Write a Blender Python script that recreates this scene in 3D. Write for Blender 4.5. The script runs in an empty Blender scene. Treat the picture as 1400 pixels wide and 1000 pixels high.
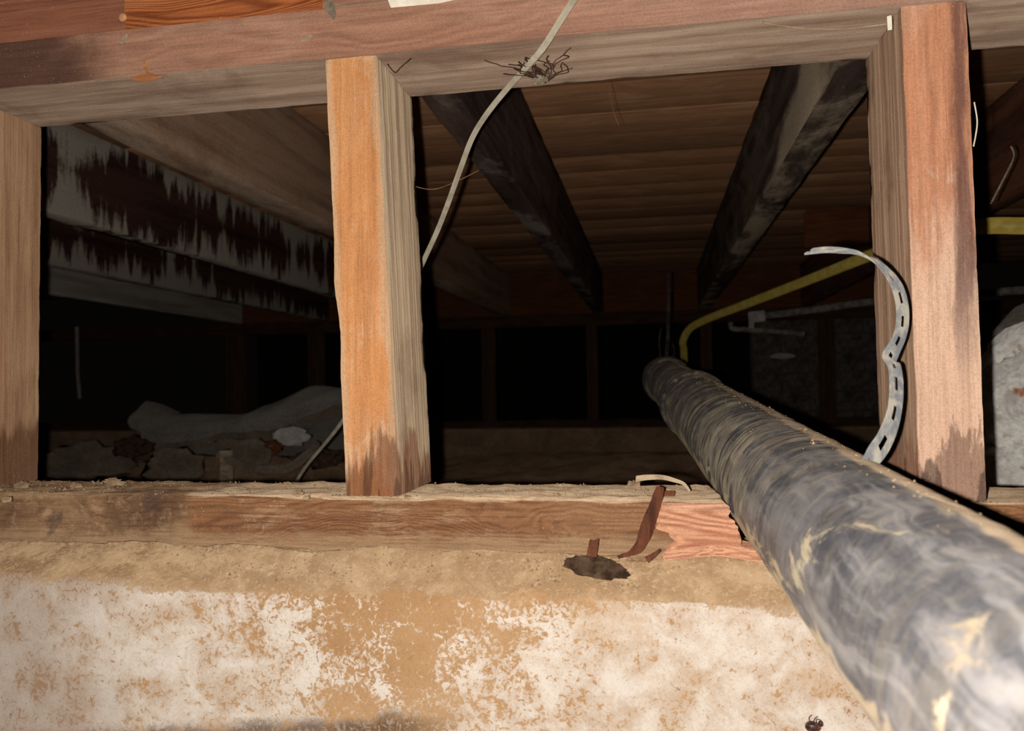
import bpy, bmesh, math, random
import numpy as np
from mathutils import Vector, Matrix, noise

# ------------------------------------------------------------------ camera, world, light, exposure
SC = bpy.context.scene
COL = SC.collection
F = 1080.0
M = Matrix(((0.98431167, 0.0194894, -0.17535877),
            (0.17585109, -0.02733437, 0.98403721),
            (-0.01438498, 0.99943634, 0.03033277)))        # world = M @ (right, up, forward)


def at(px, py, Y):
    """point of the plane y = Y (metres into the crawl space) seen at a photo pixel"""
    r = M @ Vector((px - 700.0, 500.0 - py, F))
    return r * (Y / r.y)


def atz(px, py, Z):
    r = M @ Vector((px - 700.0, 500.0 - py, F))
    return r * (Z / r.z)


cam_data = bpy.data.cameras.new('camera')
cam = bpy.data.objects.new('camera', cam_data)
COL.objects.link(cam)
R, U, W = M @ Vector((1, 0, 0)), M @ Vector((0, 1, 0)), M @ Vector((0, 0, 1))
cam.matrix_world = Matrix(((R.x, U.x, -W.x, 0), (R.y, U.y, -W.y, 0), (R.z, U.z, -W.z, 0), (0, 0, 0, 1)))
cam_data.sensor_width = 36.0
cam_data.lens = F / 1400.0 * 36.0
cam_data.clip_start = 0.01
cam_data.dof.use_dof = True
cam_data.dof.focus_distance = 0.62
cam_data.dof.aperture_fstop = 11.0
SC.camera = cam

world = bpy.data.worlds.new('world')
world.use_nodes = True
world.node_tree.nodes['Background'].inputs[0].default_value = (1.0, 0.85, 0.7, 1)
world.node_tree.nodes['Background'].inputs[1].default_value = 0.0015
SC.world = world

fl = bpy.data.lights.new('phone_flash', 'POINT')           # the phone's own flash, beside its lens
fl.energy = 18.5
fl.color = (1.0, 0.955, 0.9)
fl.shadow_soft_size = 0.003
flash = bpy.data.objects.new('phone_flash', fl)
flash.location = (-0.017, 0.0, -0.004)
COL.objects.link(flash)

SC.view_settings.view_transform = 'Standard'
SC.view_settings.look = 'None'
SC.view_settings.exposure = 0.0
SC.view_settings.gamma = 1.0
SC.view_settings.use_curve_mapping = False

rnd = random.Random(7)


KA = 1.0                                                  # reflectance scale of the materials being defined


def s2l(c):
    return tuple(KA * ((v / 255.0) / 12.92 if v <= 10 else (((v / 255.0) + 0.055) / 1.055) ** 2.4) for v in c) + (1.0,)


# ------------------------------------------------------------------ node helper
class NT:
    def __init__(s, name):
        s.m = bpy.data.materials.new(name)
        s.m.use_nodes = True
        s.t = s.m.node_tree
        s.b = s.t.nodes['Principled BSDF']
        s.tc = s.t.nodes.new('ShaderNodeTexCoord')
        s.geo = s.t.nodes.new('ShaderNodeNewGeometry')

    def set(s, sock, v):
        if isinstance(v, bpy.types.NodeSocket):
            s.t.links.new(v, sock)
        else:
            sock.default_value = v

    def map(s, scale=(1, 1, 1), loc=(0, 0, 0), rot=(0, 0, 0), src=None):
        n = s.t.nodes.new('ShaderNodeMapping')
        s.set(n.inputs['Vector'], src or s.tc.outputs['Object'])
        n.inputs['Scale'].default_value = scale
        n.inputs['Location'].default_value = loc
        n.inputs['Rotation'].default_value = rot
        return n.outputs[0]

    def noise(s, vec, scale=5, detail=4, rough=0.55, dist=0.0, col=False):
        n = s.t.nodes.new('ShaderNodeTexNoise')
        s.set(n.inputs['Vector'], vec)
        n.inputs['Scale'].default_value = scale
        n.inputs['Detail'].default_value = detail
        n.inputs['Roughness'].default_value = rough
        n.inputs['Distortion'].default_value = dist
        return n.outputs['Color' if col else 'Fac']

    def voro(s, vec, scale=5, feat='F1', out='Distance'):
        n = s.t.nodes.new('ShaderNodeTexVoronoi')
        n.feature = feat
        s.set(n.inputs['Vector'], vec)
        n.inputs['Scale'].default_value = scale
        return n.outputs[out]

    def math(s, op, a, b=0.0, c=0.0, clamp=False):
        n = s.t.nodes.new('ShaderNodeMath')
        n.operation = op
        n.use_clamp = clamp
        for i, v in enumerate((a, b, c)):
            s.set(n.inputs[i], v)
        return n.outputs[0]

    def step(s, v, lo, hi, a=0.0, b=1.0):
        n = s.t.nodes.new('ShaderNodeMapRange')
        n.interpolation_type = 'SMOOTHSTEP'
        s.set(n.inputs['Value'], v)
        for k, x in (('From Min', lo), ('From Max', hi), ('To Min', a), ('To Max', b)):
            s.set(n.inputs[k], x)
        return n.outputs[0]

    def mix(s, f, a, b, mode='MIX'):
        n = s.t.nodes.new('ShaderNodeMix')
        n.data_type = 'RGBA'
        n.blend_type = mode
        s.set(n.inputs[0], f)
        s.set(n.inputs[6], a)
        s.set(n.inputs[7], b)
        return n.outputs[2]

    def sep(s, vec=None):
        n = s.t.nodes.new('ShaderNodeSeparateXYZ')
        s.set(n.inputs[0], vec or s.tc.outputs['Object'])
        return n.outputs

    def vadd(s, a, b, scale):
        m = s.t.nodes.new('ShaderNodeVectorMath')
        m.operation = 'MULTIPLY_ADD'
        s.set(m.inputs[0], b)
        m.inputs[1].default_value = (scale, scale, scale)
        s.set(m.inputs[2], a)
        return m.outputs[0]

    def bump(s, h, strength=0.4, dist=0.001):
        n = s.t.nodes.new('ShaderNodeBump')
        n.inputs['Strength'].default_value = strength
        n.inputs['Distance'].default_value = dist
        s.set(n.inputs['Height'], h)
        s.set(s.b.inputs['Normal'], n.outputs[0])

    def done(s, col, rough=0.8, spec=0.25, metal=0.0, dr=1.0):
        s.set(s.b.inputs['Base Color'], col)
        s.set(s.b.inputs['Roughness'], rough)
        s.b.inputs['Specular IOR Level'].default_value = spec
        s.b.inputs['Metallic'].default_value = metal
        s.b.inputs['Diffuse Roughness'].default_value = dr
        return s.m


def wood(name, base, dark, light, axis='X', ring=10.0, streak=0.5, patch=0.5, patchscale=7.0, dust=None,
         dustamt=0.0, specks=0.3, topdust=0.0, bump=0.35, extra=None, ringamt=0.6, seed=0.0, fine=70.0, dr=1.0, fib=0.5):
    t = NT(name)
    al, ac = 1.2, 14.0
    sc = {'X': (al, ac, ac), 'Y': (ac, al, ac), 'Z': (ac, ac, al)}[axis]
    loc = (seed, seed * 1.7, seed * 0.6)
    co = t.map((1, 1, 1), loc)
    warp = t.vadd(co, t.noise(co, 6, 2, 0.5, col=True), 0.035)
    g = t.map(sc, src=warp)
    n1 = t.noise(g, 1.4, 2, 0.5, 0.2)
    rings = t.math('PINGPONG', t.math('MULTIPLY', n1, ring), 0.5)
    rings = t.step(rings, 0.05, 0.42)
    g2 = t.map(tuple(v * (0.5 if v == al else fine / 14.0) for v in sc), src=co)
    n2 = t.noise(g2, 1.0, 6, 0.65)
    c = t.mix(t.math('MULTIPLY', t.math('SUBTRACT', 1.0, rings), ringamt), s2l(base), s2l(dark))
    c = t.mix(t.step(n2, 0.42, 0.75, 0, streak), c, s2l(light))
    c = t.mix(t.step(n2, 0.52, 0.25, 0, streak), c, s2l(dark))
    pn = t.noise(t.map(tuple(v ** 0.3 for v in sc), src=co), patchscale, 6, 0.6, 0.6)
    c = t.mix(t.step(pn, 0.5, 0.66, 0, patch), c, s2l(light))
    pn2 = t.noise(t.map(tuple(v ** 0.3 for v in sc), (3.3, 1.1, 7.7), src=co), patchscale * 0.8, 5, 0.6, 0.5)
    c = t.mix(t.step(pn2, 0.55, 0.7, 0, patch * 0.7), c, s2l(dark))
    fsc = {'X': (14, 420, 420), 'Y': (420, 14, 420), 'Z': (420, 420, 14)}[axis]
    fn = t.noise(t.map(fsc, src=co), 1.0, 5, 0.72)
    if dust:
        dn = t.math('ADD', t.noise(co, 16, 8, 0.7, 0.8), t.math('MULTIPLY', t.math('SUBTRACT', fn, 0.5), 0.7))
        c = t.mix(t.step(dn, 0.62 - dustamt * 0.5, 0.8 - dustamt * 0.25, 0, 0.85), c, s2l(dust))
    if specks:
        v = t.voro(co, 260)
        mk = t.math('MULTIPLY', t.step(v, 0.16, 0.06), t.step(t.noise(co, 22, 3), 0.56, 0.66, 0, specks))
        c = t.mix(mk, c, s2l((240, 215, 185)))
    if topdust:
        nz = t.sep(t.geo.outputs['Normal'])[2]
        k = t.math('MULTIPLY', t.step(nz, 0.45, 0.8, 0, topdust),
                   t.step(t.math('ADD', t.noise(co, 30, 7, 0.7, 1.0), t.math('MULTIPLY', fn, 0.25)), 0.45, 0.72, 0.35, 1.0))
        c = t.mix(k, c, s2l((236, 208, 172)))
    if extra:
        c = extra(t, co, c, fn)
    c = t.mix(t.step(fn, 0.6, 0.3, 0, fib), c, (0.35, 0.3, 0.27, 1), 'MULTIPLY')
    gr = t.noise(co, 900, 3, 0.8)
    c = t.mix(t.step(gr, 0.56, 0.36, 0, 0.30), c, (0.3, 0.27, 0.25, 1), 'MULTIPLY')
    gl = t.math('MULTIPLY', t.step(t.noise(co, 520, 3, 0.75), 0.62, 0.72, 0, 0.45), t.step(t.noise(co, 26, 4, 0.6), 0.45, 0.62))
    c = t.mix(gl, c, s2l((236, 210, 180)))
    h = t.math('ADD', t.math('MULTIPLY', gr, 0.5), n2)
    h = t.math('ADD', h, t.math('ADD', t.math('MULTIPLY', rings, 0.25), t.math('MULTIPLY', fn, 0.5)))
    t.bump(h, bump, 0.0012)
    return t.done(c, 0.82, 0.18, 0.0, dr)


# ------------------------------------------------------------------ mesh helpers
def tag(o, label=None, cat=None, group=None, kind=None):
    if label: o['label'] = label
    if cat: o['category'] = cat
    if group: o['group'] = group
    if kind: o['kind'] = kind
    return o


def link(name, verts, faces, mat, parent=None, origin=None, smooth=True):
    me = bpy.data.meshes.new(name)
    vs = [Vector(v) for v in verts]
    if origin is None:
        lo = [min(v[i] for v in vs) for i in range(3)]
        hi = [max(v[i] for v in vs) for i in range(3)]
        origin = Vector(((lo[0] + hi[0]) / 2, (lo[1] + hi[1]) / 2, lo[2]))
    origin = Vector(origin)
    me.from_pydata([v - origin for v in vs], [], faces)
    me.update()
    if smooth:
        me.polygons.foreach_set('use_smooth', [True] * len(me.polygons))
    me.materials.append(mat)
    o = bpy.data.objects.new(name, me)
    COL.objects.link(o)
    if parent:
        o.parent = parent
        o.location = origin - parent.location
    else:
        o.location = origin
    return o


def empty(name, loc=(0, 0, 0)):
    o = bpy.data.objects.new(name, None)
    o.location = loc
    o.empty_display_size = 0.05
    COL.objects.link(o)
    return o


def nz(p, f, s=0.0):
    return noise.noise(Vector((p[0] * f + s, p[1] * f + s * 1.3, p[2] * f - s)))


def lattice(lo, hi, r, step):
    n = max(1, int(round((hi - lo - 2 * r) / step)))
    a = [lo, lo + r * 0.45, lo + r]
    a += [lo + r + (hi - lo - 2 * r) * i / n for i in range(1, n)]
    return a + [hi - r, hi - r * 0.45, hi]


def lumber(name, mat, x, y, z, step=(0.02, 0.02, 0.02), r=0.0015, amp=0.0004, wear=0.0, seed=0.0, deform=None,
           parent=None, freq=60.0):
    """a sawn timber: rounded box with uneven faces and worn arrises"""
    X, Y, Z = lattice(x[0], x[1], r, step[0]), lattice(y[0], y[1], r, step[1]), lattice(z[0], z[1], r, step[2])
    idx, vs, fs = {}, [], []
    L = (X, Y, Z)
    mx = (len(X) - 1, len(Y) - 1, len(Z) - 1)
    lo = Vector((x[0] + r, y[0] + r, z[0] + r))
    hi = Vector((x[1] - r, y[1] - r, z[1] - r))

    def vid(i, j, k):
        key = (i, j, k)
        if key in idx: return idx[key]
        p = Vector((X[i], Y[j], Z[k]))
        q = Vector([min(max(p[a], lo[a]), hi[a]) for a in range(3)])
        d = p - q
        if d.length > 1e-9:
            d.normalize()
        nf = sum(1 for a in range(3) if abs(d[a]) > 1e-6)
        p = q + d * r
        p += d * amp * (nz(p, freq, seed) + 0.5 * nz(p, freq * 4, seed + 9))
        if nf > 1 and wear:
            w = max(0.0, nz(p, 28, seed + 3) + 0.1) * wear + max(0.0, nz(p, 110, seed + 5) - 0.1) * wear * 0.6
            p -= d * w
        if deform: p = deform(p)
        idx[key] = len(vs)
        vs.append(p)
        return idx[key]
    for ax in range(3):
        a, b = [q for q in range(3) if q != ax]
        for side in (0, mx[ax]):
            for i in range(mx[a]):
                for j in range(mx[b]):
                    quad = []
                    for (di, dj) in ((0, 0), (1, 0), (1, 1), (0, 1)):
                        key = [0, 0, 0]
                        key[ax] = side
                        key[a] = i + di
                        key[b] = j + dj
                        quad.append(vid(*key))
                    flip = (side == 0) ^ (ax == 1)
                    fs.append(quad[::-1] if flip else quad)
    return link(name, vs, fs, mat, parent)


def spline(pts, sub=8):
    P = [Vector(p) for p in pts]
    out = []
    for i in range(len(P) - 1):
        p0, p1, p2, p3 = P[max(i - 1, 0)], P[i], P[i + 1], P[min(i + 2, len(P) - 1)]
        for k in range(sub):
            t = k / sub
            out.append(0.5 * ((2 * p1) + (p2 - p0) * t + (2 * p0 - 5 * p1 + 4 * p2 - p3) * t * t + (3 * p1 - p0 - 3 * p2 + p3) * t ** 3))
    out.append(P[-1])
    return out


def tube_data(path, radius, sides=10, jitter=0.0, seed=0.0, cap=True, base=0):
    vs, fs = [], []
    n = len(path)
    up = Vector((0.3, 0.2, 1)).normalized()
    for i, p in enumerate(path):
        tdir = (path[min(i + 1, n - 1)] - path[max(i - 1, 0)]).normalized()
        a = tdir.cross(up)
        if a.length < 1e-4: a = tdir.cross(Vector((1, 0, 0)))
        a.normalize()
        b = a.cross(tdir).normalized()
        up = b
        r = radius(i / max(1, n - 1)) if callable(radius) else radius
        for k in range(sides):
            an = 2 * math.pi * k / sides
            d = a * math.cos(an) + b * math.sin(an)
            q = p + d * r
            if jitter: q += d * jitter * nz(q, 90, seed)
            vs.append(q)
    for i in range(n - 1):
        for k in range(sides):
            k2 = (k + 1) % sides
            fs.append([base + i * sides + k, base + (i + 1) * sides + k, base + (i + 1) * sides + k2, base + i * sides + k2][::-1])
    if cap:
        fs.append([base + k for k in range(sides)])
        fs.append([base + (n - 1) * sides + k for k in range(sides)][::-1])
    return vs, fs


def tube(name, path, radius, mat, sides=12, jitter=0.0, seed=0.0, parent=None, cap=True):
    v, f = tube_data(path, radius, sides, jitter, seed, cap)
    return link(name, v, f, mat, parent)


def tubes(name, paths, radius, mat, sides=5, parent=None, jitter=0.0):
    V, Fc = [], []
    for p in paths:
        v, f = tube_data(p, radius, sides, jitter, 0, True, len(V))
        V += v
        Fc += f
    return link(name, V, Fc, mat, parent)


def blob(name, c, size, mat, seed=0.0, sub=3, rough=0.35, freq=2.2, parent=None, flat=None, rot=0.0):
    bm = bmesh.new()
    bmesh.ops.create_icosphere(bm, subdivisions=sub, radius=1.0)
    vs = []
    cr, sr = math.cos(rot), math.sin(rot)
    for v in bm.verts:
        d = v.co.normalized()
        k = 1 + rough * nz(d, freq, seed) + rough * 0.45 * nz(d, freq * 3.1, seed + 4)
        q = d * k
        if flat is not None and q.z < flat: q.z = flat
        x, y, z = q.x * size[0], q.y * size[1], q.z * size[2]
        vs.append(Vector(c) + Vector((x * cr + z * sr, y, -x * sr + z * cr)))
    bm.verts.index_update()
    fs = [[v.index for v in f.verts] for f in bm.faces]
    bm.free()
    return link(name, vs, fs, mat, parent)


def ribbon(name, path, wdir, width, thick, mat, parent=None, slots=False, cols=4, curl=0.0):
    """bent strip: path, width direction(s), thickness; slots cuts real elongated holes"""
    n = len(path)
    cs = [0, 0.33, 0.67, 1.0] if slots else [i / cols for i in range(cols + 1)]
    m = len(cs)
    vs, fs, keep = [], [], []
    for i, p in enumerate(path):
        tdir = (path[min(i + 1, n - 1)] - path[max(i - 1, 0)]).normalized()
        wd = wdir(i / (n - 1)) if callable(wdir) else Vector(wdir)
        wd = (wd - tdir * wd.dot(tdir)).normalized()
        nn = tdir.cross(wd).normalized()
        w = width(i / (n - 1)) if callable(width) else width
        for c in cs:
            vs.append((p + wd * (c - 0.5) * w + nn * curl * w * (1 - (2 * c - 1) ** 2), nn))
    nv = len(vs)
    out = [v + nn * thick / 2 for v, nn in vs] + [v - nn * thick / 2 for v, nn in vs]

    def solid(i, j):
        if i < 0 or i >= n - 1 or j < 0 or j >= m - 1: return False
        return not (slots and j == 1 and (i % 8) in (2, 3, 4, 5))
    for i in range(n - 1):
        for j in range(m - 1):
            if not solid(i, j): continue
            a, b, c, d = i * m + j, i * m + j + 1, (i + 1) * m + j + 1, (i + 1) * m + j
            fs.append([a, b, c, d])
            fs.append([a + nv, d + nv, c + nv, b + nv])
            for (ii, jj, e) in ((i, j - 1, (a, d)), (i, j + 1, (c, b)), (i - 1, j, (b, a)), (i + 1, j, (d, c))):
                if not solid(ii, jj):
                    fs.append([e[0], e[1], e[1] + nv, e[0] + nv])
    return link(name, out, fs, mat, parent, smooth=False)


# ------------------------------------------------------------------ materials
KA = 0.82


def ex_midstud(t, co, c, fn):
    z = t.sep(t.tc.outputs['Object'])[2]
    x = t.sep(t.tc.outputs['Object'])[0]
    nx = t.sep(t.geo.outputs['Normal'])[0]
    side = t.step(nx, 0.4, 0.8)
    n = t.noise(t.map((60, 60, 8)), 1.0, 5, 0.6)
    # side face is weathered grey-tan with fine vertical grain
    g = t.noise(t.map((10, 260, 5)), 1.0, 5, 0.6)
    gs = t.mix(t.step(g, 0.35, 0.65), s2l((150, 126, 102)), s2l((206, 180, 148)))
    gs = t.mix(t.step(t.noise(co, 14, 5, 0.6), 0.5, 0.7, 0, 0.5), gs, s2l((132, 108, 86)))
    c = t.mix(side, c, gs)
    # planed cream arris
    e = t.math('ADD', t.math('ABSOLUTE', x), t.math('MULTIPLY', z, 0.0))
    xs = t.math('ADD', x, t.math('MULTIPLY', t.math('SUBTRACT', z, 0.17), 0.043))
    ar = t.math('ADD', t.math('ABSOLUTE', xs), t.math('MULTIPLY', t.math('SUBTRACT', t.noise(t.map((50, 50, 14)), 1, 4, 0.6), 0.5), 0.016))
    c = t.mix(t.math('MULTIPLY', t.step(ar, 0.0135, 0.0175, 0, 0.8), t.math('SUBTRACT', 1.0, side)), c, s2l((226, 186, 146)))
    # damp foot
    foot = t.step(t.math('ADD', z, t.math('MULTIPLY', n, -0.13)), -0.030, -0.042)
    c = t.mix(t.math('MULTIPLY', foot, 0.65), c, s2l((124, 68, 42)))
    foot2 = t.step(t.math('ADD', z, t.math('MULTIPLY', t.noise(t.map((130, 130, 14), (5, 5, 5)), 1, 3, 0.5), -0.16)), -0.074, -0.084)
    c = t.mix(t.math('MULTIPLY', foot2, 0.55), c, s2l((66, 40, 34)))
    return c


def ex_rightstud(t, co, c, fn):
    o = t.sep(t.tc.outputs['Object'])
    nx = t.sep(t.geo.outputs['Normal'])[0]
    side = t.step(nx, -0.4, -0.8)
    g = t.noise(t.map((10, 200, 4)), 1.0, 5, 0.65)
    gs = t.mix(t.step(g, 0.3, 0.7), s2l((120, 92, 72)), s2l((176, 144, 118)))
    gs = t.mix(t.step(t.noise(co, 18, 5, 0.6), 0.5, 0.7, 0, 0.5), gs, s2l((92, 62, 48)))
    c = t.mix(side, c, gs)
    fr = t.math('SUBTRACT', 1.0, side)
    # bleached lower half
    bl = t.step(t.math('ADD', o[2], t.math('MULTIPLY', t.noise(t.map((30, 30, 9)), 1, 6, 0.65), -0.16)), 0.12, 0.06, 0, 0.8)
    c = t.mix(t.math('MULTIPLY', bl, fr), c, s2l((250, 216, 188)))
    # purple-brown streak near the right arris
    st = t.math('ADD', o[0], t.math('MULTIPLY', t.math('SUBTRACT', t.noise(t.map((60, 60, 7)), 1, 5, 0.7), 0.5), 0.026))
    k = t.math('MULTIPLY', t.step(st, 0.006, 0.0125), t.step(st, 0.021, 0.0155))
    k = t.math('MULTIPLY', k, t.step(o[2], 0.06, 0.16))
    c = t.mix(t.math('MULTIPLY', t.math('MULTIPLY', k, fr), 0.75), c, s2l((112, 72, 68)))
    n = t.noise(t.map((50, 50, 10)), 1.0, 6, 0.65)
    foot = t.step(t.math('ADD', o[2], t.math('MULTIPLY', n, -0.2)), -0.055, -0.066)
    c = t.mix(t.math('MULTIPLY', foot, 0.6), c, s2l((128, 84, 66)))
    foot2 = t.step(t.math('ADD', o[2], t.math('MULTIPLY', t.noise(t.map((60, 60, 16), (5, 5, 5)), 1, 4, 0.5), -0.2)), -0.09, -0.1)
    c = t.mix(t.math('MULTIPLY', foot2, 0.7), c, s2l((88, 62, 56)))
    return c


def ex_leftstud(t, co, c, fn):
    o = t.sep(t.tc.outputs['Object'])
    g = t.step(t.noise(t.map((230, 150, 1.2)), 1.0, 3, 0.5, 0.1), 0.42, 0.58, 0, 0.4)
    c = t.mix(g, c, s2l((140, 98, 70)))
    d = t.step(t.noise(t.map((14, 14, 11), (2, 2, 2)), 1.0, 4, 0.5, 0.5), 0.45, 0.6, 0, 0.7)
    d = t.math('MULTIPLY', d, t.step(o[2], 0.17, 0.1))
    c = t.mix(d, c, s2l((196, 160, 124)))
    n = t.noise(t.map((55, 55, 10)), 1.0, 5, 0.6)
    foot = t.step(t.math('ADD', o[2], t.math('MULTIPLY', n, -0.11)), 0.0, -0.02)
    return t.mix(t.math('MULTIPLY', foot, 0.75), c, s2l((104, 66, 46)))


def ex_top(t, co, c, fn):
    o = t.sep(t.geo.outputs['Position'])
    ny = t.sep(t.geo.outputs['Normal'])
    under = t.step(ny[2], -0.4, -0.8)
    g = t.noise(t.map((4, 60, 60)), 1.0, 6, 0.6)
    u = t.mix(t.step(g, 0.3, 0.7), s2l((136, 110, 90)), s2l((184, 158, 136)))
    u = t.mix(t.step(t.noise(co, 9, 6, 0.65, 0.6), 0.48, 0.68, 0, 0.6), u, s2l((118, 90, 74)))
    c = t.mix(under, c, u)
    fr = t.math('SUBTRACT', 1.0, under)
    # front face much darker towards the far left
    st = t.math('ADD', o[0], t.math('MULTIPLY', t.noise(co, 14, 6, 0.7), 0.12))
    k = t.math('MULTIPLY', t.step(st, -0.36, -0.43, 0, 0.8), fr)
    c = t.mix(k, c, s2l((74, 48, 42)))
    k = t.math('MULTIPLY', t.step(st, -0.12, 0.12, 0, 0.45), fr)
    c = t.mix(k, c, s2l((214, 172, 150)))
    return c


def ex_bottom(t, co, c, fn):
    o = t.sep(t.geo.outputs['Position'])
    n = t.sep(t.geo.outputs['Normal'])
    fr = t.step(n[2], 0.7, 0.4)
    dn = t.math('ADD', t.noise(co, 22, 8, 0.7, 1.0), t.math('MULTIPLY', fn, 0.12))
    # left end caked with earth
    lk = t.step(t.math('ADD', o[0], t.math('MULTIPLY', dn, -0.16)), -0.44, -0.47)
    cake = t.mix(t.step(t.noise(co, 18, 5, 0.6, 0.5), 0.4, 0.62), s2l((168, 132, 98)), s2l((122, 90, 66)))
    cake = t.mix(t.step(t.noise(co, 90, 6, 0.7, 0.8), 0.5, 0.68, 0, 0.6), cake, s2l((206, 174, 138)))
    cake = t.mix(t.step(t.noise(co, 60, 6, 0.7, 0.8), 0.56, 0.68, 0, 0.6), cake, s2l((96, 70, 52)))
    c = t.mix(t.math('MULTIPLY', lk, 0.9), c, cake)
    c = t.mix(t.math('MULTIPLY', t.step(t.noise(co, 240, 4, 0.7), 0.6, 0.7, 0, 0.7), t.step(t.noise(co, 20, 4, 0.6), 0.42, 0.6)), c, s2l((224, 192, 156)))
    # earth splashed up from the ledge
    sp = t.step(t.math('ADD', o[2], t.math('MULTIPLY', dn, -0.035)), -0.122, -0.134)
    c = t.mix(t.math('MULTIPLY', sp, 0.85), c, s2l((186, 152, 116)))
    dk = t.math('MULTIPLY', t.step(t.noise(co, 12, 5, 0.6, 1.5), 0.56, 0.68, 0, 0.6), t.step(o[0], -0.27, -0.33))
    return t.mix(dk, c, s2l((88, 70, 66)))


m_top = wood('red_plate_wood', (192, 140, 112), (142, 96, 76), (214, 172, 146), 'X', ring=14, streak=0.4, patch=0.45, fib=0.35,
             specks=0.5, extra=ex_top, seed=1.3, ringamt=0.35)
m_mid = wood('orange_stud_wood', (232, 166, 106), (196, 126, 78), (240, 188, 140), 'Z', ring=6, streak=0.14, patch=0.45, fib=0.28,
             dust=(232, 194, 156), dustamt=0.16, specks=0.2, extra=ex_midstud, seed=4.1, ringamt=0.3, bump=0.25)
m_right = wood('salmon_stud_wood', (228, 162, 122), (180, 120, 90), (240, 196, 164), 'Z', ring=8, streak=0.2, patch=0.5, fib=0.3,
             dust=(236, 204, 176), dustamt=0.14, specks=0.3, extra=ex_rightstud, seed=7.7, ringamt=0.35, bump=0.3)
m_left = wood('tan_stud_wood', (192, 150, 114), (150, 108, 78), (212, 176, 138), 'Z', ring=6, streak=0.3, patch=0.3,
              specks=0.2, extra=ex_leftstud, seed=2.7, ringamt=0.25)
m_bot = wood('sill_wood', (172, 122, 84), (126, 82, 56), (196, 152, 112), 'X', ring=44, streak=0.5, patch=0.25,
             dust=(196, 162, 128), dustamt=0.2, specks=0.6, topdust=0.85, extra=ex_bottom, seed=3.3, ringamt=0.6)
m_fresh = wood('fresh_broken_wood', (240, 182, 144), (186, 118, 86), (250, 212, 180), 'X', ring=26, streak=0.3, patch=0.2,
               specks=0.0, seed=5.0, ringamt=0.75, bump=0.5)
m_rim = wood('rim_board_wood', (170, 108, 80), (130, 76, 56), (196, 140, 112), 'X', ring=6, streak=0.3, patch=0.4,
             dust=(190, 160, 138), dustamt=0.03, specks=0.6, seed=9.1, ringamt=0.2)
m_rimo = wood('orange_rim_wood', (212, 126, 70), (140, 70, 38), (224, 150, 96), 'X', ring=34, streak=0.3, patch=0.2,
              specks=0.15, seed=8.4, ringamt=0.85)
m_splint = wood('dark_splinter_wood', (112, 64, 44), (56, 32, 24), (168, 104, 74), 'Z', ring=12, streak=0.5, patch=0.4,
                specks=0.2, seed=6.3)
m_orblock = wood('orange_block_wood', (140, 82, 44), (100, 54, 30), (160, 100, 60), 'X', ring=8, streak=0.3, patch=0.4,
                 specks=0.1, seed=11.0)
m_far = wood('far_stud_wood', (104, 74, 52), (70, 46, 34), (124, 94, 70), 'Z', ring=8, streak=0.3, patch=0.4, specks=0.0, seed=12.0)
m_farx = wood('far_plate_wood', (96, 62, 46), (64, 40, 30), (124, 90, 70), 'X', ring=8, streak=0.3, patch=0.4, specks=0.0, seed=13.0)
m_pale = wood('pale_chip_wood', (214, 190, 156), (150, 124, 98), (236, 216, 186), 'X', ring=14, streak=0.4, patch=0.3, specks=0.0, seed=15.0)
m_chip = wood('orange_chip_wood', (214, 140, 86), (160, 96, 58), (232, 176, 126), 'X', ring=10, streak=0.4, specks=0.0, seed=16.0)


KA = 1.12


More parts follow.
